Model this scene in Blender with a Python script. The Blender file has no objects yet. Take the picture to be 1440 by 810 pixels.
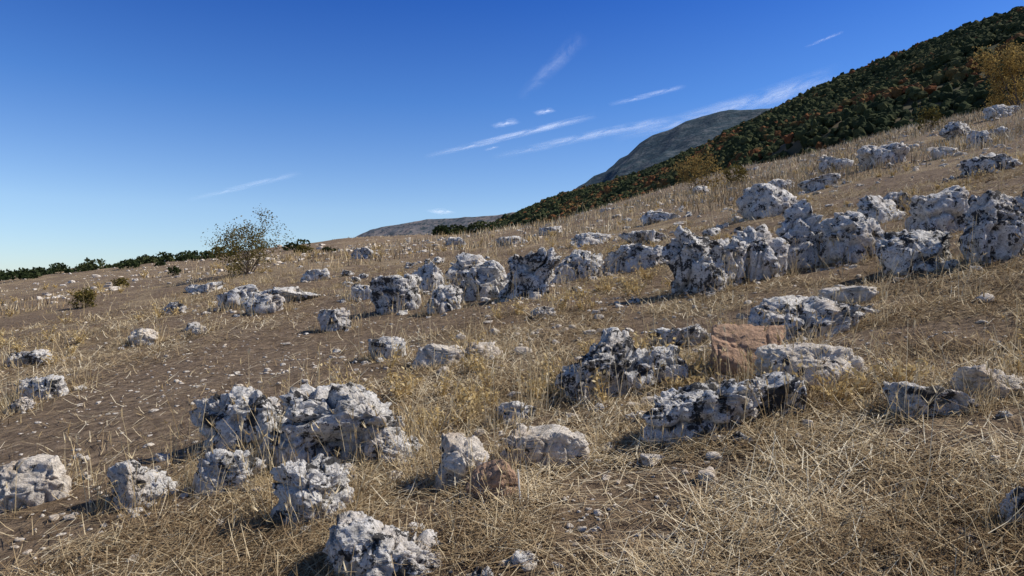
import bpy, math, numpy as np
from mathutils import Vector
CAMZ=1.5
def h3(i,j,k,seed=0):
    n=(i*374761393+j*668265263+k*1274126177+seed*974634777)&0xffffffff
    n=((n^(n>>13))*1274126177)&0xffffffff
    n=n^(n>>16)
    return n/4294967295.0
def vn(p,seed=0):
    f=np.floor(p); i=f.astype(np.int64); t=p-f; t=t*t*(3-2*t)
    x,y,z=i[:,0],i[:,1],i[:,2]; a,b,c=t[:,0],t[:,1],t[:,2]
    def e(dx,dy,dz): return h3(x+dx,y+dy,z+dz,seed)
    r0=(e(0,0,0)*(1-a)+e(1,0,0)*a)*(1-b)+(e(0,1,0)*(1-a)+e(1,1,0)*a)*b
    r1=(e(0,0,1)*(1-a)+e(1,0,1)*a)*(1-b)+(e(0,1,1)*(1-a)+e(1,1,1)*a)*b
    return (r0*(1-c)+r1*c)*2-1
def vn2(x,y,seed=0):
    fx=np.floor(x); fy=np.floor(y); i=fx.astype(np.int64); j=fy.astype(np.int64)
    a=x-fx; b=y-fy; a=a*a*(3-2*a); b=b*b*(3-2*b); z=np.zeros_like(i)
    return ((h3(i,j,z,seed)*(1-a)+h3(i+1,j,z,seed)*a)*(1-b)+(h3(i,j+1,z,seed)*(1-a)+h3(i+1,j+1,z,seed)*a)*b)*2-1
def ss(a,b,x):
    t=np.clip((x-a)/(b-a),0,1); return t*t*(3-2*t)
def T(x,y):
    x=np.asarray(x,float); y=np.asarray(y,float)
    xs=150*np.tanh(x/150); xp=np.maximum(xs,0); ys=np.where(y<0,40*np.tanh(y/40),y)
    b=.125*xs+.115*ys+.15*xp*xp/(xp+12)
    r=np.hypot(x,y)
    b=b+vn2(x/9,y/9,1)*.32*ss(8,45,r)-1.7*np.exp(-((x+1)/15)**2)*ss(40,85,y)
    b=b+vn2(x/2.3,y/2.3,2)*.07*ss(1,5,r)+vn2(x/.7,y/.7,3)*.025+vn2(x/.2,y/.2,4)*.010
    q=np.maximum(y+.8*np.maximum(x,0),.8*r)
    S=ss(105,270,q)
    return b*(1-S)-2.5*S
def T1(x,y): return float(T(np.array([x]),np.array([y]))[0])
rng=np.random.default_rng(7)
scene=bpy.context.scene
def link(o): scene.collection.objects.link(o); return o
def mkmesh(name,V,Fc,mat=None,tint=None,smooth=False,uv=None):
    V=np.ascontiguousarray(V,dtype=np.float32).reshape(-1,3); Fc=np.ascontiguousarray(Fc,dtype=np.int32); n,k=Fc.shape
    me=bpy.data.meshes.new(name); me.vertices.add(len(V)); me.vertices.foreach_set('co',V.ravel())
    me.loops.add(n*k); me.loops.foreach_set('vertex_index',Fc.ravel())
    me.polygons.add(n); me.polygons.foreach_set('loop_start',np.arange(n,dtype=np.int32)*k)
    try: me.polygons.foreach_set('loop_total',np.full(n,k,dtype=np.int32))
    except Exception: pass
    me.polygons.foreach_set('use_smooth',np.full(n,bool(smooth)))
    if tint is not None:
        a=me.attributes.new('tint','FLOAT','POINT'); a.data.foreach_set('value',np.ascontiguousarray(tint,dtype=np.float32))
    me.update(calc_edges=True)
    if uv is not None:
        l=me.uv_layers.new(name='UVMap'); l.data.foreach_set('uv',np.ascontiguousarray(uv[Fc.ravel()],dtype=np.float32).ravel())
    if mat: me.materials.append(mat)
    o=bpy.data.objects.new(name,me); return link(o)

# ---------- materials
class NT:
    def __init__(s,name):
        s.m=bpy.data.materials.new(name); s.m.use_nodes=True; s.t=s.m.node_tree; s.t.nodes.clear()
        s.out=s.t.nodes.new('ShaderNodeOutputMaterial')
    def n(s,ty,**k):
        x=s.t.nodes.new(ty)
        for a,b in k.items(): setattr(x,a,b)
        return x
    def l(s,a,b): s.t.links.new(a,b)
    def noise(s,vec,scale,detail=4,rough=.55,dist=0):
        x=s.n('ShaderNodeTexNoise'); x.inputs['Scale'].default_value=scale; x.inputs['Detail'].default_value=detail
        x.inputs['Roughness'].default_value=rough; x.inputs['Distortion'].default_value=dist
        if vec is not None: s.l(vec,x.inputs['Vector'])
        return x.outputs['Fac']
    def ramp(s,fac,stops):
        r=s.n('ShaderNodeValToRGB'); e=r.color_ramp.elements
        while len(e)<len(stops): e.new(.5)
        for q,(p,c) in zip(e,stops): q.position=p; q.color=(c[0],c[1],c[2],1) if hasattr(c,'__len__') else (c,c,c,1)
        s.l(fac,r.inputs[0]); return r.outputs[0]
    def mix(s,fac,a,b,bt='MIX'):
        m=s.n('ShaderNodeMix',data_type='RGBA',blend_type=bt)
        for sock,v in ((m.inputs[0],fac),(m.inputs[6],a),(m.inputs[7],b)):
            if isinstance(v,bpy.types.NodeSocket): s.l(v,sock)
            elif hasattr(v,'__len__'): sock.default_value=(v[0],v[1],v[2],1)
            else: sock.default_value=v
        return m.outputs[2]
    def math(s,op,a,b=None):
        m=s.n('ShaderNodeMath',operation=op)
        for k,v in enumerate((a,b)):
            if v is None: continue
            if isinstance(v,bpy.types.NodeSocket): s.l(v,m.inputs[k])
            else: m.inputs[k].default_value=v
        return m.outputs[0]
    def bsdf(s,col,rough=.9,bump=None,bs=.5,bd=.02,spec=.2):
        p=s.n('ShaderNodeBsdfPrincipled'); p.inputs['Roughness'].default_value=rough
        p.inputs['Specular IOR Level'].default_value=spec
        if isinstance(col,bpy.types.NodeSocket): s.l(col,p.inputs['Base Color'])
        else: p.inputs['Base Color'].default_value=(*col,1)
        if bump is not None:
            b=s.n('ShaderNodeBump'); b.inputs['Strength'].default_value=bs; b.inputs['Distance'].default_value=bd
            s.l(bump,b.inputs['Height']); s.l(b.outputs[0],p.inputs['Normal'])
        s.l(p.outputs[0],s.out.inputs[0]); return s.m
    def pos(s): return s.n('ShaderNodeNewGeometry').outputs['Position']
    def attr(s,nm): return s.n('ShaderNodeAttribute',attribute_name=nm).outputs['Fac']

def m_ground():
    s=NT('dry_ground'); P=s.pos()
    a=s.noise(P,.8,5,.6); b=s.noise(P,9,6,.72); c=s.noise(P,60,3,.7)
    mp=s.n('ShaderNodeMapping'); mp.inputs['Scale'].default_value=(12,110,60); mp.inputs['Rotation'].default_value=(0,0,.6); s.l(P,mp.inputs[0])
    f1=s.noise(mp.outputs[0],1,2,.6,.6)
    mp2=s.n('ShaderNodeMapping'); mp2.inputs['Scale'].default_value=(110,14,60); mp2.inputs['Rotation'].default_value=(0,0,.3); s.l(P,mp2.inputs[0])
    f2=s.noise(mp2.outputs[0],1,2,.6,.6)
    fib=s.math('MAXIMUM',f1,f2)
    soil=s.mix(s.ramp(b,[(.32,0),(.68,1)]),(.070,.044,.027),(.32,.23,.145))
    straw=s.mix(s.ramp(c,[(.35,0),(.65,1)]),(.23,.155,.08),(.52,.41,.25))
    k=s.math('ADD',s.math('MULTIPLY',fib,1.1),s.math('MULTIPLY',b,.5))
    k=s.math('ADD',k,s.math('MULTIPLY',a,.6))
    k=s.math('SUBTRACT',k,s.math('MULTIPLY',s.attr('tint'),.26))
    col=s.mix(s.ramp(s.math('SUBTRACT',k,.72),[(.3,0),(.62,1)]),soil,straw)
    h=s.math('ADD',s.math('MULTIPLY',b,1.0),s.math('MULTIPLY',fib,.7))
    return s.bsdf(col,.95,h,.9,.05)
def m_rock(name,tone=(.77,.735,.675),dark=(.026,.025,.025),warm=.42,lich=.532,l2=.602,la=.95,pm=.5):
    s=NT(name)
    tc=s.n('ShaderNodeTexCoord').outputs['Object']
    oi=s.n('ShaderNodeObjectInfo')
    add=s.n('ShaderNodeVectorMath',operation='ADD'); s.l(tc,add.inputs[0])
    sc=s.n('ShaderNodeVectorMath',operation='SCALE'); s.l(oi.outputs['Location'],sc.inputs[0]); sc.inputs['Scale'].default_value=3.1
    s.l(sc.outputs[0],add.inputs[1]); P=add.outputs[0]
    n1=s.noise(P,6.5,6,.7,.3); n2=s.noise(P,22,6,.70,.4); n3=s.noise(P,70,4,.7); nw=s.noise(P,3,3,.5)
    base=s.mix(s.ramp(n2,[(.33,0),(.53,1)]),(tone[0]*.45,tone[1]*.44,tone[2]*.43),tone)
    base=s.mix(s.math('MULTIPLY',s.ramp(nw,[(.48,0),(.70,1)]),warm),base,(.50,.36,.23))
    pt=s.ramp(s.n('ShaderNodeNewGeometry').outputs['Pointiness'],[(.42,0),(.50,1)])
    base=s.mix(s.math('MULTIPLY',s.math('SUBTRACT',1.0,pt),pm),base,(.08,.07,.06))  # AO-like cavity shade mixed into the colour, doubling as weathering
    l1=s.math('ADD',s.math('MULTIPLY',n1,.62),s.math('MULTIPLY',n2,.38))
    L=s.ramp(l1,[(lich,0),(lich+.018,1)])
    L2=s.ramp(n3,[(l2,0),(l2+.03,1)])
    L=s.math('MAXIMUM',s.math('MULTIPLY',L,la),s.math('MULTIPLY',L2,.8))
    col=s.mix(L,base,dark)
    h=s.math('ADD',s.math('MULTIPLY',n2,1.0),s.math('MULTIPLY',n3,.4))
    return s.bsdf(col,.92,h,.9,.035)
def m_leaf(name,stops,trans=.3):
    s=NT(name); c=s.ramp(s.attr('tint'),stops); d=s.n('ShaderNodeBsdfDiffuse'); s.l(c,d.inputs[0])
    if trans<=0: s.l(d.outputs[0],s.out.inputs[0]); return s.m
    t=s.n('ShaderNodeBsdfTranslucent'); m=s.n('ShaderNodeMixShader'); m.inputs[0].default_value=trans
    s.l(c,t.inputs[0]); s.l(d.outputs[0],m.inputs[1]); s.l(t.outputs[0],m.inputs[2]); s.l(m.outputs[0],s.out.inputs[0]); return s.m
M_ground=m_ground()
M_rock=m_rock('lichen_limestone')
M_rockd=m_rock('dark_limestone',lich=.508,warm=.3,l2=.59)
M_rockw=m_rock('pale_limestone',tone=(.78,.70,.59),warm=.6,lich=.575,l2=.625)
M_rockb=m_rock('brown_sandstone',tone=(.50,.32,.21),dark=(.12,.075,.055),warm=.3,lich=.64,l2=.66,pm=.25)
SS=[(0,(.11,.070,.038)),(.35,(.30,.21,.115)),(.7,(.55,.43,.255)),(1,(.80,.70,.50))]
M_straw=m_leaf('straw',[(0,(.15,.09,.04)),(.35,(.37,.26,.13)),(.7,(.61,.47,.26)),(1,(.80,.68,.45))],.2); M_litter=m_leaf('matted_straw',SS,0)
M_thistle=m_leaf('dry_leaf',[(0,(.34,.23,.09)),(.6,(.60,.45,.21)),(1,(.78,.64,.38))],.3)
M_green=m_leaf('scrub_leaf',[(0,(.02,.03,.012)),(.6,(.05,.065,.028)),(1,(.11,.115,.05))],.2)
M_olive=m_leaf('olive_leaf',[(0,(.06,.05,.015)),(.6,(.16,.135,.04)),(1,(.30,.22,.07))],.3)
M_yellow=m_leaf('yellow_leaf',[(0,(.14,.10,.035)),(.6,(.32,.225,.08)),(1,(.50,.36,.13))],.3)
sb=NT('bark'); M_bark=sb.bsdf(sb.mix(sb.noise(sb.pos(),12,4),(.06,.045,.035),(.17,.13,.10)),.9)

# ---------- ground
A=np.concatenate([np.linspace(math.radians(-50),math.radians(50),760),np.linspace(math.radians(50),math.radians(310),130)[1:-1]])
R=np.concatenate([np.exp(np.linspace(math.log(.25),math.log(1.8),12))[:-1],np.exp(np.linspace(math.log(1.8),math.log(150),520))[:-1],np.exp(np.linspace(math.log(150),math.log(9000),60))])
AA,RR=np.meshgrid(A,R); X=(RR*np.sin(AA)).ravel(); Y=(RR*np.cos(AA)).ravel()
def dirt(x,y):
    t=np.clip((y-4)/7,0,1.4); cx=-4.7+2.4*t
    d=np.exp(-((x-cx)/(1.2+.12*y))**2)*ss(1,4,y)*(1-ss(14,22,y))
    n=vn2(x/1.4+7,y/1.4,11)*.5+vn2(x/.5,y/.5,12)*.5
    return np.clip(d*1.1+.95*ss(-.2,.25,n),0,1)
Z=T(X,Y); na=len(A); nr=len(R)
I,J=np.meshgrid(np.arange(na),np.arange(nr-1)); I2=(I+1)%na
Fq=np.stack([J*na+I,(J+1)*na+I,(J+1)*na+I2,J*na+I2],-1).reshape(-1,4)[:,::-1]
mkmesh('ground',np.stack([X,Y,Z],1),Fq,M_ground,dirt(X,Y),True)

# ---------- rocks
import bmesh
ICO={}
def ico(k):
    if k not in ICO:
        bm=bmesh.new(); bmesh.ops.create_icosphere(bm,subdivisions=k,radius=1)
        ICO[k]=(np.array([v.co[:] for v in bm.verts]),np.array([[v.index for v in f.verts] for f in bm.faces])); bm.free()
    return ICO[k]
def worley(p,seed,ids=False):
    f=np.floor(p).astype(np.int64); best=np.full(len(p),9.); cid=np.zeros(len(p))
    for dx in(-1,0,1):
        for dy in(-1,0,1):
            for dz in(-1,0,1):
                c=f+np.array([dx,dy,dz]); q=np.stack([h3(c[:,0],c[:,1],c[:,2],seed+s) for s in(0,1,2)],1)+c
                d=((q-p)**2).sum(1); m=d<best; best=np.where(m,d,best)
                if ids: cid=np.where(m,h3(c[:,0],c[:,1],c[:,2],seed+9),cid)
    return (np.sqrt(best),cid) if ids else np.sqrt(best)
def rockshape(k,seed,dims,rough=1.0,pits=True,sz=None):
    r=np.random.default_rng(seed); V,Fc=ico(k); p=V.copy()
    p=np.sign(p)*np.abs(p)**.6
    for _ in range(17):
        n=r.normal(size=3); n[2]*=.7; n/=np.linalg.norm(n); d=r.uniform(.52,.98); e=np.maximum(p@n-d,0); p=p-n*(e*.98)[:,None]
    p/=np.abs(p).max(0)
    D=np.array(dims)/2; q=p*D; sz=sz or float(np.mean(D)); N=V/np.linalg.norm(V,axis=1)[:,None]
    qs=q/sz+seed*1.7
    w=np.stack([vn(qs*1.3,5),vn(qs*1.3,6),vn(qs*1.3,7)],1)*.25
    w2=np.stack([vn(qs*5,15),vn(qs*5,16),vn(qs*5,17)],1)*.07
    qw=qs+w+w2
    o=vn(qw*1.1,8)*.13
    o=o-.22*np.clip(1-np.abs(vn(qw*1.3,9))*7,0,1)
    o=o-.12*np.clip(1-np.abs(vn(qw*np.array([2.6,2.6,1.4]),10))*6,0,1)
    if pits:
        wv,ci=worley(qw*np.array([1.5,1.5,2.1]),61,True); o=o+.20*(ci-.5)      # fractured blocks
        wv,ci=worley(qw*3.3,71,True); o=o+.09*(ci-.5)
        wv=worley(qw*2.1,21); o=o+.09*np.minimum(wv,.85)**2-.04
        wv=worley(qw*5.2,31); o=o+.075*np.minimum(wv,.8)**2-.03
        wv=worley(qw*11,41); o=o+.03*np.minimum(wv,.8)**2
    o=o+.04*vn(qw*6,14)+.032*vn(qs*13,15)+.018*vn(qs*27,19)
    return q+N*(o*sz*rough)[:,None],Fc
def rock(x,y,w,dep,h,seed,mat,k=5,name='limestone_rock',rz=0,rough=1.0):
    V,Fc=rockshape(k,seed,(w,dep,h*1.75),rough,True,(w+dep+h*1.5)/6)
    c,s_=math.cos(rz),math.sin(rz); V=V@np.array([[c,s_,0],[-s_,c,0],[0,0,1]])
    for a,t in ((0,w),(1,dep)):
        lo,hi=V[:,a].min(),V[:,a].max(); V[:,a]=(V[:,a]-(lo+hi)/2)*t/(hi-lo)
    V[:,2]+=h-np.percentile(V[:,2],99.6)
    zz=V[:,2]/h; V[:,2]=np.where(zz>0,h*np.maximum(zz,0)**.82,V[:,2])
    o=mkmesh(name,V,Fc,mat,None,True); o.location=(x,y,T1(x,y)-.01); return o
# x, y, width, depth, height (m), stone type, mesh level
RK0=[(-3.07,4.36,.56,.41,.28,'w',6),(-2.24,4.13,.45,.36,.24,'r',6),(-1.97,4.99,.80,.59,.42,'r',7),(-1.65,5.16,.50,.28,.30,'r',6),(-1.10,4.49,.92,.55,.47,'r',7),(-1.42,4.40,.40,.35,.27,'r',6),(-.75,4.30,.36,.28,.17,'r',6),(-1.72,4.14,.44,.24,.23,'r',6),(-1.06,3.59,.44,.32,.32,'r',7),(-.56,2.97,.70,.46,.22,'r',7),(-.29,3.80,.35,.25,.27,'w',6),(-.10,3.54,.29,.19,.20,'b',6),(.19,4.02,.52,.34,.20,'w',6),(.03,4.88,.30,.20,.14,'r',5),(.77,5.26,.87,.59,.48,'d',7),(1.15,5.27,.42,.32,.29,'d',6),(1.65,6.56,.65,.46,.20,'r',6),(1.12,4.14,.74,.50,.30,'d',7),(1.83,5.26,.64,.46,.34,'b',6),(2.66,6.30,1.16,.82,.34,'r',6),
(2.05,4.75,.74,.50,.24,'w',6),(1.60,4.22,.45,.36,.26,'d',6),
(2.33,3.80,.50,.34,.16,'r',6),(2.76,3.90,.42,.30,.17,'w',6),(3.57,7.30,.60,.38,.18,'w',5),(-.71,6.87,.58,.38,.19,'w',5),(-1.36,7.51,.46,.3,.23,'r',5),(-.28,6.92,.38,.28,.16,'w',5)]
cm='-206,1202,97,64d;-109,1105,67,42r;-36,1182,112,60r;28,1105,104,76d;121,1294,112,54r;-179,1458,74,58r;-101,1504,107,68r;255,943,94,88d;301,948,60,66r;348,960,80,76r;434,1022,84,94r;729,1919,174,90r;496,981,98,66r;491,828,102,46d;640,1025,96,70r;727,1335,95,53r;556,791,74,78d;625,822,60,68r;1227,1745,158,42d;1638,3024,220,95r;1597,3369,165,74r;2566,3942,210,90d;2025,2955,115,66r;3225,4487,240,74r;1755,2762,105,44w;1181,2638,145,60r;236,1297,124,46r;613,2804,165,46r;1213,4313,150,50r;360,1870,133,38d;256,2242,137,38r;-317,3814,140,40r;-628,1566,119,55r;-520,1436,88,40r;-629,2197,101,40r;-679,3182,140,48d;-275,1059,56,35r;-650,1201,61,29w;-760,1081,87,24r;-542,791,65,24r;-520,724,29,14r;-822,1662,68,28d;-545,1190,30,15w;190,255,15,15r;-320,1464,67,33r;-516,1572,154,33r;-1076,2376,145,33r;42,906,37,14r;346,1147,47,45r;802,1412,86,39d;0,3146,155,38r;209,3648,150,42r;1224,3134,150,54r'
for t in cm.split(';'):
    a=t[:-1].split(','); x,y,w,h=[float(q)/100 for q in a]; RK0.append((x,y,w,w*.68,h,t[-1],6 if y<13 else 5))
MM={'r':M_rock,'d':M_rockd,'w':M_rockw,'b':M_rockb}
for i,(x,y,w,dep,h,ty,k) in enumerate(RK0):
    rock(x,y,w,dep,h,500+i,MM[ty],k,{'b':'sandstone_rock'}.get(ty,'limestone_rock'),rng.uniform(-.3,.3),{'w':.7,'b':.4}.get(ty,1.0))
RK=np.array([t[:5] for t in RK0])

def pts_fan(n,r0,r1,power=1.0,half=46):
    a=rng.uniform(-math.radians(half),math.radians(half),n); r=r0*(r1/r0)**(rng.uniform(0,1,n)**power)
    return r*np.sin(a),r*np.cos(a),r
protos=[rockshape(3,900+i,(2,1.5,1.2),1.0,False) for i in range(14)]
protos2=[rockshape(2,930+i,(2,1.5,1.2),1.0,False) for i in range(12)]
protos4=[rockshape(4,950+i,(2,1.4,1.3),1.0,True) for i in range(10)]
def scatter(name,x,y,s,mat,pr):
    Vs=[];Fs=[];off=0; z=T(x,y)
    for i in range(len(x)):
        V,Fc=pr[i%len(pr)]; a=rng.uniform(0,6.28); c,sn=math.cos(a),math.sin(a)
        v=V@np.array([[c,sn,0],[-sn,c,0],[0,0,1]])*np.array([1,1,rng.uniform(.5,1.1)])*s[i]*.5
        v=v+np.array([x[i],y[i],z[i]+s[i]*.04]); Vs.append(v);Fs.append(Fc+off);off+=len(V)
    return mkmesh(name,np.concatenate(Vs),np.concatenate(Fs),mat,None,True)
x,y,r=pts_fan(9500,3.5,115,.68)
n=vn2(x/5,y/5,40)+.6*vn2(x/1.5,y/1.5,41); k=n+rng.uniform(-.6,.6,len(x))>.40-.5*ss(14,40,r)
x,y,r=x[k],y[k],r[k]; s=rng.lognormal(-2.9,.6,len(x))*(1+ss(8,60,r)*3.0); s=np.minimum(s,.2+r*.009)
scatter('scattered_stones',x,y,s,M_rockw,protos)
x,y,r=pts_fan(6500,2.6,18,1.0); n=vn2(x/1.2,y/1.2,43)+.8*(dirt(x,y)-.4); k=n+rng.uniform(-.5,.5,len(x))>.25; x,y,r=x[k],y[k],r[k]
scatter('pebbles',x,y,rng.lognormal(-3.7,.5,len(x))*(1+r*.03),M_rockw,protos2)
i=rng.integers(0,len(RK),420); a=rng.uniform(0,6.28,420); q=rng.uniform(.9,1.7,420)
x=RK[i,0]+np.cos(a)*RK[i,2]*.55*q; y=RK[i,1]+np.sin(a)*RK[i,3]*.55*q
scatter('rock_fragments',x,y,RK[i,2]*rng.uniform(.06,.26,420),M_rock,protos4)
x,y,r=pts_fan(560,14,80,.9,42); n=vn2(x/6,y/2.5,45)+.4*vn2(x/2,y/2,46); k=(n+rng.uniform(-.3,.3,len(x))>.28)&(x>-6); x,y,r=x[k],y[k],r[k]
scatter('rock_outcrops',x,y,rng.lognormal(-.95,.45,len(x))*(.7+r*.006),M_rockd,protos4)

# ---------- straw and grass
def blades(name,P,L,az,lean,wid,curl,tint,mat,seg=3,flat=False,faz=None,taper=.85):
    N=len(P); ts=np.linspace(0,1,seg+1)
    V=np.empty((N,seg+1,2,3),np.float32)
    if faz is None: faz=rng.uniform(0,6.283,N)
    if flat: faz=az+1.57
    for k,t in enumerate(ts):
        a=lean+curl*t*.5; ho=L*t*np.sin(a); ve=L*t*np.cos(a)
        cx=P[:,0]+np.cos(az)*ho; cy=P[:,1]+np.sin(az)*ho; cz=P[:,2]+ve
        if flat: cz=T(cx,cy)+.004+(P[:,2])+np.maximum(ve,0)
        w=wid*(1-taper*t)*.5
        for q,sg in enumerate((-1,1)):
            V[:,k,q,0]=cx+np.cos(faz)*w*sg; V[:,k,q,1]=cy+np.sin(faz)*w*sg; V[:,k,q,2]=cz
    b=np.arange(N)[:,None]*(2*(seg+1))+np.arange(seg)[None,:]*2
    Fc=np.stack([b,b+1,b+3,b+2],-1).reshape(-1,4)
    return mkmesh(name,V.reshape(-1,3),Fc,mat,np.repeat(tint,2*(seg+1)),False)
x,y,r=pts_fan(160000,2.2,24,1.0,42)
dd=dirt(x,y); k=rng.uniform(0,1,len(x))>dd*.92; x,y,r=x[k],y[k],r[k]; N=len(x)
tn=np.clip(.46+.35*vn2(x/.6,y/.6,50)+rng.normal(0,.3,N),0,1)
P=np.stack([x,y,rng.exponential(.014,N)],1)
blades('straw_litter',P,rng.uniform(.04,.26,N)*(1+r*.02),rng.uniform(0,6.28,N),rng.uniform(1.32,1.6,N),.0022+.0006*r,rng.normal(0,.35,N),tn,M_litter,2,True,taper=.5)
def tufts(cx,cy,per,hh,rad,lean=.35):
    n=per; C=len(cx); a=rng.uniform(0,6.28,(C,n)); rr=np.abs(rng.normal(0,1,(C,n)))*rad[:,None]
    x=(cx[:,None]+np.cos(a)*rr).ravel(); y=(cy[:,None]+np.sin(a)*rr).ravel()
    L=(hh[:,None]*rng.uniform(.35,1.1,(C,n))).ravel(); az=(a+rng.normal(0,.7,(C,n))).ravel()
    le=np.abs(rng.normal(0,lean,C*n))
    tb=np.repeat(rng.normal(0,.1,C),n)
    return x,y,L,az,le,tb
def nearrock(m,rmax):
    w=RK[:,1]<rmax; R0=RK[w]; i=rng.integers(0,len(R0),m); a=rng.uniform(0,6.28,m); q=rng.uniform(.95,1.45,m)
    return R0[i,0]+np.cos(a)*R0[i,2]*.5*q, R0[i,1]+np.sin(a)*R0[i,3]*.5*q
x,y,r=pts_fan(5000,2.4,40,.72,42); n=vn2(x/1.7,y/1.7,60)+.5*vn2(x/.5,y/.5,61); k=(n+rng.uniform(-.4,.4,len(x))-1.2*dirt(x,y)+.6*ss(7,14,r)-.35*ss(6,3,r)*ss(.3,1.2,x)>.26); x,y=x[k],y[k]
x2,y2=nearrock(420,14); x3,y3=nearrock(450,60)
cx=np.concatenate([x,x2,x3]); cy=np.concatenate([y,y2,y3]); rr=np.hypot(cx,cy)
hh=rng.uniform(.04,.16,len(cx))*(.8+.5*(vn2(cx/3,cy/3,62)+.5))*(1+.7*ss(7,18,rr)); hh[len(x):]*=1.15
X_,Y_,L,az,le,tb=tufts(cx,cy,20,hh,.04+.05*rng.uniform(0,1,len(cx))+.003*rr,.45)
r_=np.hypot(X_,Y_)
blades('dry_grass',np.stack([X_,Y_,T(X_,Y_)-.01],1),L,az,le,.0022+.00055*r_,rng.normal(.6,.6,len(L)),np.clip(.6+tb+rng.normal(0,.2,len(L)),0,1),M_straw,3)
x,y,r=pts_fan(1500,2.6,70,.8,42); n=vn2(x/2.5,y/2.5,66); k=n-.6*dirt(x,y)+rng.uniform(-.3,.3,len(x))>.1; x,y=x[k],y[k]
x2,y2=nearrock(680,20)
x4,y4,r4=pts_fan(700,34,70,1.0,42); k4=(x4>2)&(vn2(x4/5,y4/5,91)>-.1); x4,y4=x4[k4],y4[k4]
cx=np.concatenate([x,x2,x4]);cy=np.concatenate([y,y2,y4])
hh=rng.uniform(.18,.6,len(cx)); hh[-len(x4):]*=1.9
X_,Y_,L,az,le,tb=tufts(cx,cy,4,hh,.06+.004*np.hypot(cx,cy)*(np.hypot(cx,cy)>30),.25); r_=np.hypot(X_,Y_); N=len(L)
Pz=np.stack([X_,Y_,T(X_,Y_)-.01],1); cu=rng.normal(.25,.4,N); wd=.0022+.00045*r_
tt=np.clip(.72+rng.normal(0,.18,N),0,1)
blades('tall_grass_stems',Pz,L,az,le,wd,cu,tt,M_straw,3,taper=.5)
a=le+cu*.5; tip=Pz+np.stack([np.cos(az)*L*np.sin(a),np.sin(az)*L*np.sin(a),L*np.cos(a)],1)
k=rng.uniform(0,1,N)<.6; kk=np.repeat(np.where(k)[0],3); M=len(kk)
blades('grass_seed_heads',tip[kk]-np.array([0,0,.01]),.05*rng.uniform(.6,1.4,M),az[kk]+rng.normal(0,1,M),(le+cu)[kk]+rng.normal(.1,.2,M),wd[kk]*2.2,np.zeros(M),tt[kk],M_straw,1)
x,y,r=pts_fan(48000,28,125,1.0,42); n=vn2(x/6,y/6,70)+.6*vn2(x/2,y/2,71); k=n+rng.uniform(-.5,.5,len(x))+.5*ss(0,20,x)-.6*ss(5,-30,x)>.1; x,y,r=x[k],y[k],r[k]; N=len(x)
blades('distant_dry_grass',np.stack([x,y,T(x,y)-.02],1),rng.uniform(.15,.6,N)*(1-.5*ss(0,-30,x)),rng.uniform(0,6.28,N),np.abs(rng.normal(0,.4,N)),.015+.0009*r,rng.normal(0,.5,N),np.clip(.58+.25*vn2(x/4,y/4,92)+rng.normal(0,.17,N),0,1),M_litter,2)

# ---------- leaves helper
def quads(C,s,tint,asp=.6):
    N=len(C); a=rng.normal(size=(N,3)); a/=np.linalg.norm(a,axis=1)[:,None]; b=rng.normal(size=(N,3)); b-=a*(a*b).sum(1)[:,None]; b/=np.linalg.norm(b,axis=1)[:,None]
    s=np.broadcast_to(s,(N,))[:,None]*.5
    V=np.stack([C-a*s,C+b*s*asp,C+a*s,C-b*s*asp],1); return V.reshape(-1,3),np.arange(N*4).reshape(-1,4),np.repeat(tint,4)
def tube(P0,P1,r0,r1):
    d=P1-P0; d=d/np.linalg.norm(d); u=np.cross(d,[.3,.9,.2]); u/=np.linalg.norm(u); w=np.cross(d,u)
    an=np.arange(5)*2*math.pi/5; ring=np.cos(an)[:,None]*u+np.sin(an)[:,None]*w
    V=np.concatenate([P0+ring*r0,P1+ring*r1]); Fc=np.array([[i,(i+1)%5,5+(i+1)%5,5+i] for i in range(5)]); return V,Fc
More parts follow.
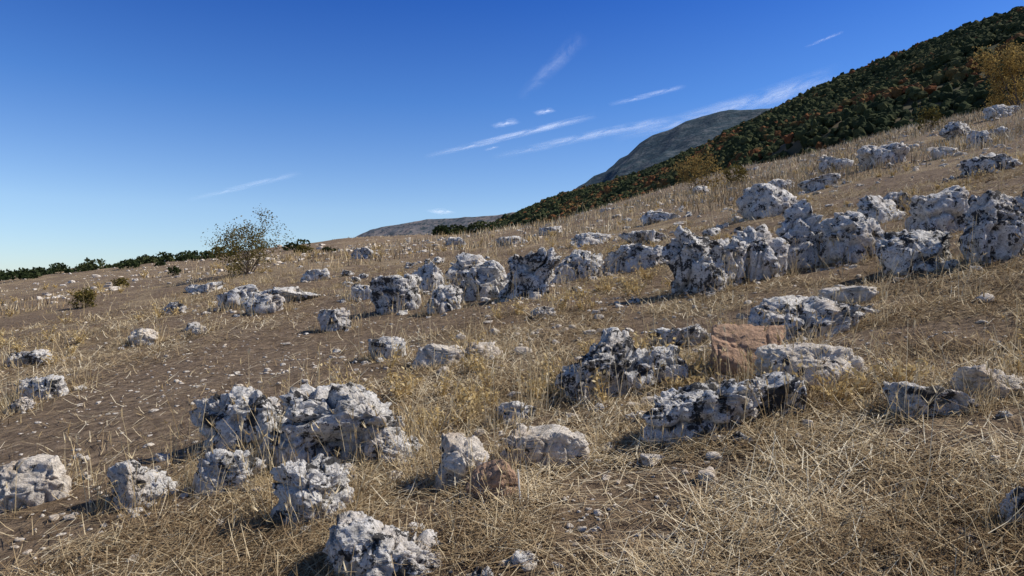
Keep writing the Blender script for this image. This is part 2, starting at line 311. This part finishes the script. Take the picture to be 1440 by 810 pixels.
def shrub(name,x,y,W,H,nl,ls,mat,seed,upright=.5,base=.0,fill=.35,stems=9):
    r=np.random.default_rng(seed); Vs=[];Fs=[];off=0; tips=[]; Rr=W/2
    z=T1(x,y); O=np.array([x,y,z-.05])
    def grow(p,d,L,rad,lv):
        nonlocal off
        for sgi in range(2):
            d=d+r.normal(0,.16,3); d/=np.linalg.norm(d); p2=p+d*L/2
            V,Fc=tube(p,p2,rad,rad*.75); Vs.append(V);Fs.append(Fc+off);off+=len(V); p=p2; rad*=.75
            if lv<=2: tips.append(p)
        if lv==0: return
        for _ in range(r.integers(2,4)):
            dd_=d+r.normal(0,.55,3)+np.array([0,0,.12]); dd_/=np.linalg.norm(dd_); grow(p,dd_,L*r.uniform(.6,.9),rad*.8,lv-1)
    for i in range(stems):
        a=r.uniform(0,6.28); sp=r.uniform(.1,1.2)*Rr/H*1.2; d=np.array([math.cos(a)*sp,math.sin(a)*sp,upright+.2]); d/=np.linalg.norm(d)
        grow(O+np.array([math.cos(a),math.sin(a),0])*.1*H*r.uniform(0,1),d,H*.34,H*.014,3)
    tips=np.array(tips)-O; mx=np.percentile(tips[:,2],97); sc=H/mx*.95; hr=np.percentile(np.hypot(tips[:,0],tips[:,1]),95); scr=Rr/hr
    S=np.array([scr,scr,sc]); VV=(np.concatenate(Vs)-O)*S+O; tp=tips*S+O
    tp=tp[(tp-O)[:,2]>base*H]
    ii=r.integers(0,len(tp),nl); C=tp[ii]+r.normal(0,.05*H,(nl,3))
    nf=int(nl*fill); dd=r.normal(size=(nf,3)); dd/=np.linalg.norm(dd,axis=1)[:,None]; dd*=(r.uniform(0,1,nf)**.4)[:,None]
    cl=vn(dd*2.5+seed,3)>-.15
    C2=(dd*np.array([Rr*.75,Rr*.75,H*.40])+np.array([x,y,z+H*.38]))[cl]
    C=np.concatenate([C,C2]); C[:,2]=np.maximum(C[:,2],T(C[:,0],C[:,1])+.03)
    shade=np.concatenate([r.normal(0,.2,len(tp))[ii],vn(C2*4/H,5)*.3-.1]); n_=len(C)
    lV,lF,lt=quads(C,ls*r.uniform(.6,1.3,n_),np.clip(.5+shade+r.normal(0,.15,n_),0,1))
    nV=len(VV); fb=np.concatenate(Fs)
    o=mkmesh(name,np.concatenate([VV,lV]),np.concatenate([fb,lF+nV]),mat,np.concatenate([np.zeros(nV),lt]))
    o.data.materials.append(M_bark); mi=np.zeros(len(fb)+len(lF),np.int32); mi[:len(fb)]=1; o.data.polygons.foreach_set('material_index',mi); return o
shrub('hawthorn_shrub',-11.3,29.2,3.3,2.6,4300,.08,M_olive,1,fill=.4)
shrub('small_bush',-14.3,22.8,.85,.72,900,.07,M_olive,2)
shrub('small_bush',-18.9,33,.9,.5,600,.08,M_olive,3)
shrub('small_bush',-19.3,39,.7,.55,500,.09,M_green,4)
shrub('small_bush',-20.5,68,2.3,.8,700,.2,M_olive,5)
shrub('small_bush',-17.5,66,1.7,.5,500,.2,M_green,6)
shrub('yellow_autumn_tree',40.4,54,6.0,5.2,5200,.19,M_yellow,12,upright=.8,fill=.25,stems=6)
shrub('autumn_shrub',12.4,45,2.9,2.7,1800,.13,M_yellow,8)
shrub('autumn_shrub',15.3,47,1.8,1.5,900,.13,M_olive,9)
shrub('autumn_shrub',33.5,55,2.4,1.9,900,.15,M_olive,10)

def mass(name,pxs,hm,n,ls,mat,seed,wid=3,den=1.6):
    r=np.random.default_rng(seed); Cs=[];tn=[]
    P=np.array(pxs,float); seg=np.linalg.norm(np.diff(P,axis=0),axis=1); tot=seg.sum(); nb=int(tot*den)
    for i in range(nb):
        t=r.uniform(0,tot); j=0
        while j<len(seg)-1 and t>seg[j]: t-=seg[j]; j+=1
        c=P[j]+(P[j+1]-P[j])*t/seg[j]+r.normal(0,wid,2); h=hm*r.uniform(.35,1.2); z=float(T(c[:1],c[1:])[0])
        d=r.normal(size=(n,3)); d/=np.linalg.norm(d,axis=1)[:,None]; d[:,2]=np.abs(d[:,2]); d*=(r.uniform(.6,1,n)**.5)[:,None]
        Cs.append(d*np.array([h*1.1,h*1.1,h])*(1+.2*vn(d*3+i,3))[:,None]+np.array([c[0],c[1],z])); tn.append(np.full(n,.5+r.normal(0,.22))+r.normal(0,.12,n))
    V,Fc,t=quads(np.concatenate(Cs),ls,np.clip(np.concatenate(tn),0,1),.8); mkmesh(name,V,Fc,mat,t)
mass('scrub_thicket',[(-100,100),(-84,92),(-66,88),(-54,92),(-40,98)],1.15,90,.4,M_green,21,9,2.6)
mass('distant_tree_line',[(-13,114),(-4,112)],1.7,110,.5,M_green,22,1.5,1.7)

def thistle(name,cx,cy,hh,seed):
    Cs=[];tn=[]; SV=[];SF=[];off=0
    r=np.random.default_rng(seed)
    for x,y,h in zip(cx,cy,hh):
        z=T1(x,y); dd_=math.hypot(x,y)
        for _ in range(7):
            a=r.uniform(0,6.28); l=r.uniform(.2,.9); tip=np.array([math.cos(a)*l*h*.9,math.sin(a)*l*h*.9,h*r.uniform(.5,1)])
            O=np.array([x,y,z-.01]); V,Fc=tube(O,O+tip,.002+.0003*dd_,.001+.0002*dd_); SV.append(V);SF.append(Fc+off);off+=len(V)
            t=r.uniform(.15,1.05,9); Cs.append(O+tip[None,:]*t[:,None]+r.normal(0,.06*h+.01,(9,3))); tn.append(.6+r.normal(0,.2,9))
    C=np.concatenate(Cs); V,Fc,t=quads(C,r.uniform(.6,1.4,len(C))*(.035+.0012*np.hypot(C[:,0],C[:,1])),np.clip(np.concatenate(tn),0,1),.45)
    S=np.concatenate(SV); mkmesh(name,np.concatenate([S,V]),np.concatenate([np.concatenate(SF),Fc+len(S)]),M_thistle,np.concatenate([np.full(len(S),.6),t]))
x,y,r=pts_fan(1700,3.2,55,.8,42); n=vn2(x/2+3,y/2,81)+.3*vn2(x/.7,y/.7,82)-.5*ss(6,3.5,r)*ss(.8,1.6,x); k=(n>.24)&(dirt(x,y)<.7); x,y=x[k],y[k]
thistle('dry_thistle_plants',x,y,rng.uniform(.08,.28,len(x))*(1+.016*np.hypot(x,y)),5)
V,Fc=tube(np.array([.045,3.36,T1(.045,3.36)-.02]),np.array([.03,3.45,T1(.03,3.45)+.15]),.006,.004)
ms=NT('bleached_wood'); mkmesh('dry_stick',V,Fc,ms.bsdf(ms.mix(ms.noise(ms.pos(),40,3),(.6,.56,.48),(.78,.75,.68)),.8))

# ---------- mountains
def ridge(name,pts,drop,foot,mat,amp,seed,nt=60,ns=260,back=.4):
    P=np.array(pts,float); d=np.r_[0,np.cumsum(np.linalg.norm(np.diff(P[:,:2],axis=0),axis=1))]
    s=np.linspace(0,d[-1],ns); C=np.stack([np.interp(s,d,P[:,i]) for i in range(3)],1)
    kern=np.hanning(15);kern/=kern.sum()
    Cp=np.pad(C,((7,7),(0,0)),mode='edge'); Cs=np.stack([np.convolve(Cp[:,i],kern,'valid') for i in range(3)],1)
    tg=np.gradient(Cs[:,:2],axis=0); tg/=np.linalg.norm(tg,axis=1)[:,None]; nn=np.stack([-tg[:,1],tg[:,0]],1)
    def surf(si,t):
        c=np.stack([np.interp(si,s,C[:,i]) for i in range(3)],1); n=np.stack([np.interp(si,s,nn[:,i]) for i in range(2)],1)
        n/=np.linalg.norm(n,axis=1)[:,None]
        hgt=c[:,2]-foot
        run=np.where(t>=0,hgt/drop*t,hgt/back*t)
        xy=c[:,:2]+n*run[:,None]
        z=foot+hgt*(1-np.abs(t))
        z=z+amp*(vn2(xy[:,0]/(amp*9),xy[:,1]/(amp*9),seed)+.5*vn2(xy[:,0]/(amp*3.5),xy[:,1]/(amp*3.5),seed+1)+.25*vn2(xy[:,0]/(amp*1.3),xy[:,1]/(amp*1.3),seed+2))*np.minimum(1,.25+np.abs(t)*3)*(1-ss(.8,1,np.abs(t)))
        return np.stack([xy[:,0],xy[:,1],z],1)
    tt_=np.concatenate([np.linspace(-1,0,12)[:-1],np.linspace(0,1,nt)])
    S,TT=np.meshgrid(s,tt_); V=surf(S.ravel(),TT.ravel()); m=len(tt_)
    I,J=np.meshgrid(np.arange(ns-1),np.arange(m-1)); Fc=np.stack([J*ns+I,J*ns+I+1,(J+1)*ns+I+1,(J+1)*ns+I],-1).reshape(-1,4)
    mkmesh(name,V,Fc,mat,None,True); return surf,d[-1]
sm=NT('forest_floor'); Pp=sm.pos()
M_floor=sm.bsdf(sm.mix(sm.ramp(sm.noise(Pp,.02,6,.6),[(.4,0),(.6,1)]),(.04,.045,.02),(.12,.09,.05)),.95)
RP=[(600,540,276),(571,560,277),(520,640,277),(525,700,285),(495,780,286),(450,900,283),(404,1020,268),(378,1100,261),(350,1200,249),(272,1450,239),(150,1800,246),(-20,2300,235),(-130,2600,205),(-225,2800,150),(-500,3300,40)]
sf,LT=ridge('forested_mountainside',RP,.55,-6,M_floor,14,300)
cand=130000; sx=rng.uniform(0,LT,cand); tx=rng.uniform(-.03,.85,cand); Pt=sf(sx,tx); D=np.hypot(Pt[:,0],Pt[:,1])
v=(Pt[:,2]-1.5)/Pt[:,1]; u=Pt[:,0]/Pt[:,1]
keep=(u<.95)&(u>-.2)&(rng.uniform(0,1,cand)<np.clip((850/D)**2,0.05,1)*.66)
keep&=(v>np.interp(u,[-.1,.14,.29,.54,.75,1],[.075,.105,.15,.18,.24,.3])-.02)
Pt=Pt[keep]; D=D[keep]
IV,IF=ico(2); nT=len(Pt)
sz=rng.uniform(1.9,4.6,nT)*np.clip(D/850,1,3)**.8
Vt=np.empty((nT,len(IV),3),np.float32)
jit=1+rng.normal(0,.18,(nT,len(IV),1)); sq=rng.uniform(.75,1.3,(nT,1,1))
Vt[:]=IV[None]*sz[:,None,None]*jit; Vt[:,:,2:3]*=sq; Vt+=Pt[:,None,:]; Vt[:,:,2]+=sz[:,None]*.5
rus=vn2(Pt[:,0]/45,Pt[:,1]/45,401)+.8*vn2(Pt[:,0]/150,Pt[:,1]/150,402)
tn=np.where(rng.uniform(-.1,1.7,nT)<rus-.03,rng.uniform(.68,1,nT),np.clip(rng.uniform(0,.62,nT)+.1*rus,0,.66))
Fc=(IF[None]+(np.arange(nT)*len(IV))[:,None,None]).reshape(-1,3)
sm=NT('forest_canopy'); c=sm.ramp(sm.attr('tint'),[(0,(.032,.044,.021)),(.35,(.058,.072,.030)),(.62,(.11,.112,.048)),(.72,(.15,.10,.038)),(.86,(.24,.09,.04)),(1,(.20,.14,.055))])
nn_=sm.noise(sm.pos(),.9,4,.7); c=sm.mix(sm.ramp(nn_,[(.35,0),(.6,1)]),sm.mix(.5,c,(.014,.016,.009)),c)
M_can=sm.bsdf(c,.95,nn_,.8,1.2,.05)
mkmesh('forest_trees',Vt.reshape(-1,3),Fc,M_can,np.repeat(tn,len(IV)),False)
def far(lst): return [(u*D_,D_,1.5+v*D_) for u,D_,v in lst]
sm=NT('hazed_mountain_rock'); Pp=sm.pos()
mp=sm.n('ShaderNodeMapping'); mp.inputs['Scale'].default_value=(1,1,3.5); sm.l(Pp,mp.inputs[0])
n1=sm.noise(mp.outputs[0],.006,8,.65,.4); n2=sm.noise(Pp,.03,6,.7)
c=sm.mix(sm.ramp(n1,[(.45,0),(.64,1)]),(.034,.065,.085),(.14,.15,.155)); c=sm.mix(sm.ramp(n2,[(.45,0),(.6,1)]),c,(.025,.05,.065)); M_mt=sm.bsdf(c,.95,n2,1.0,12)  # blue base colours: aerial haze painted into the rock tones
ridge('distant_mountain',far([(.656,3600,.245),(.5,3900,.266),(.417,4200,.268),(.354,4400,.2625),(.318,4500,.262),(.292,4600,.254),(.255,4700,.243),(.235,4750,.232),(.205,4850,.225),(.1875,4900,.214),(.17,4950,.197),(.158,5000,.190),(.14,5050,.172),(.12,5100,.165),(.106,5200,.152),(.073,5300,.128),(.02,5500,.094),(-.02,5600,.0625)]),.6,-20,M_mt,32,320)
sm=NT('hazed_hill_soil'); Pp=sm.pos(); n1=sm.noise(Pp,.004,8,.7,.4); n2=sm.noise(Pp,.025,6,.75)
c=sm.mix(sm.ramp(n1,[(.42,0),(.6,1)]),(.12,.13,.145),(.25,.21,.19)); c=sm.mix(sm.ramp(n2,[(.50,0),(.56,1)]),c,(.05,.07,.08)); M_lh=sm.bsdf(c,.95,n2,.8,8)  # soil tones shifted to bluish grey, distance haze put into the colour
ridge('distant_ridge',far([(.146,5200,.115),(.042,5400,.114),(-.021,5600,.107),(-.052,5700,.104),(-.083,5800,.102),(-.125,5900,.1),(-.151,6000,.095),(-.1875,6100,.090),(-.208,6200,.085),(-.224,6300,.077),(-.25,6400,.0625),(-.29,6500,.036)]),.5,-20,M_lh,22,330)

# ---------- clouds
def m_cloud(name,alpha,pw,sx,sy):
    s=NT(name); uv=s.n('ShaderNodeTexCoord').outputs['UV']; sp=s.n('ShaderNodeSeparateXYZ'); s.l(uv,sp.inputs[0])
    mp=s.n('ShaderNodeMapping'); mp.inputs['Scale'].default_value=(sx,sy,1); s.l(uv,mp.inputs[0]); n=s.noise(mp.outputs[0],1,7,.65,.5)
    def bell(o): return s.math('MAXIMUM',s.math('SUBTRACT',1.0,s.math('MULTIPLY',s.math('ABSOLUTE',s.math('SUBTRACT',o,.5)),2.0)),0.0)
    bv=s.math('POWER',bell(sp.outputs[1]),pw); bu=s.ramp(bell(sp.outputs[0]),[(0,0),(.6,1)])
    a=s.math('MULTIPLY',s.math('MULTIPLY',bv,bu),s.ramp(n,[(.36,.0),(.68,1)])); a=s.math('MULTIPLY',a,alpha)
    d=s.n('ShaderNodeBsdfDiffuse'); t=s.n('ShaderNodeBsdfTranslucent'); tr=s.n('ShaderNodeBsdfTransparent'); ad=s.n('ShaderNodeAddShader'); mx=s.n('ShaderNodeMixShader')
    for q in(d,t): q.inputs[0].default_value=(.97,.97,.97,1)
    s.l(d.outputs[0],ad.inputs[0]); s.l(t.outputs[0],ad.inputs[1]); s.l(a,mx.inputs[0]); s.l(tr.outputs[0],mx.inputs[1]); s.l(ad.outputs[0],mx.inputs[2]); s.l(mx.outputs[0],s.out.inputs[0]); return s.m
def trail(name,p0,p1,w0,w1,alpha,pw=1.4,sx=6,sy=2,bow=0):
    # vapour band 9-11 km to the north; the eastern end of each strip recedes
    a=np.array([p0[0],9000,p0[1]],float); b=np.array([p1[0],8800,p1[1]],float)*1.22; n=24; t=np.linspace(0,1,n+1)
    C=a+(b-a)*t[:,None]; C[:,2]+=bow*np.sin(t*math.pi); d=(b-a); pn=np.array([-d[2],0,d[0]]); pn/=np.linalg.norm(pn)
    w=(w0+(w1*1.22-w0)*t)*.5
    V=np.stack([C-pn*w[:,None],C+pn*w[:,None]],1).reshape(-1,3); uv=np.stack([np.repeat(t,2),np.tile([0,1],n+1)],1)
    Fc=np.array([[2*i,2*i+2,2*i+3,2*i+1] for i in range(n)])
    mkmesh(name,V,Fc,m_cloud(name+'_mat',alpha,pw,sx,sy),None,True,uv)
trail('contrail_cloud',(-1170,1725),(1100,2230),90,110,.8,1.1,5,2)
trail('contrail_cloud',(-280,1715),(2200,2200),120,160,.6,1.3,7,2,20)
trail('contrail_cloud',(1310,1960),(4320,2770),180,380,.72,1.1,5,2,-35)
trail('contrail_cloud',(1265,2410),(2250,2610),90,80,.42,1.2,4,2)
trail('contrail_cloud',(94,2480),(935,3280),200,300,.16,1.2,3,1)
trail('contrail_cloud',(-4300,1155),(-2700,1490),90,100,.24,1.2,4,2)
trail('contrail_cloud',(3850,3170),(4280,3310),50,50,.3)
trail('small_cloud',(-260,2120),(80,2170),120,140,.45,1.0,2.2,1.6)
trail('small_cloud',(300,2290),(540,2310),120,110,.5,1.0,1.8,1.6)
trail('small_cloud',(-1050,990),(-800,1005),260,220,.6,.9,1.5,2.2)
trail('small_cloud',(-360,1810),(-180,1830),80,80,.3,1.2,1.7,1.3)
trail('small_cloud',(-2290,2215),(-2060,2250),110,100,.2,1.2,1.9,1.4)

# ---------- sky / light / camera
SE,SA=math.radians(45),math.radians(84)
w=bpy.data.worlds.new('World'); scene.world=w; w.use_nodes=True; nt=w.node_tree
bg=nt.nodes['Background']; sk=nt.nodes.new('ShaderNodeTexSky'); sk.sky_type='NISHITA'; sk.sun_disc=False; sk.sun_elevation=SE; sk.sun_rotation=SA
sk.altitude=1000; sk.air_density=1.0; sk.dust_density=.6; sk.ozone_density=3
tcw=nt.nodes.new('ShaderNodeTexCoord'); spz=nt.nodes.new('ShaderNodeSeparateXYZ'); nt.links.new(tcw.outputs['Generated'],spz.inputs[0])
cr=nt.nodes.new('ShaderNodeValToRGB'); nt.links.new(spz.outputs[2],cr.inputs[0]); e=cr.color_ramp.elements
e.new(.5); e.new(.5); e.new(.5)
for q,(p,c) in zip(e,[(0,(.78,.83,.92)),(.11,(.80,.88,.99)),(.26,(.37,.63,1.0)),(.42,(.12,.38,.92)),(.8,(.34,.38,.43))]): q.position=p; q.color=(*c,1)
mxw=nt.nodes.new('ShaderNodeMix'); mxw.data_type='RGBA'; mxw.blend_type='MULTIPLY'; mxw.inputs[0].default_value=1
nt.links.new(sk.outputs[0],mxw.inputs[6]); nt.links.new(cr.outputs[0],mxw.inputs[7])
nt.links.new(mxw.outputs[2],bg.inputs[0]); bg.inputs[1].default_value=.146
sd=bpy.data.lights.new('sun','SUN'); sd.energy=5; sd.angle=math.radians(.5); sd.color=(1,.95,.88)
so=link(bpy.data.objects.new('sun',sd))
dv=Vector((math.sin(SA)*math.cos(SE),math.cos(SA)*math.cos(SE),math.sin(SE)))
so.rotation_euler=dv.to_track_quat('Z','Y').to_euler(); so.location=dv*50
cd=bpy.data.cameras.new('camera'); cd.lens=24; cd.sensor_width=36; cd.clip_end=30000; cd.clip_start=.05
co=link(bpy.data.objects.new('camera',cd)); co.location=(0,0,CAMZ); co.rotation_euler=(math.radians(90),0,0); scene.camera=co
scene.view_settings.view_transform='Standard'
scene.view_settings.look='None'; scene.view_settings.exposure=0
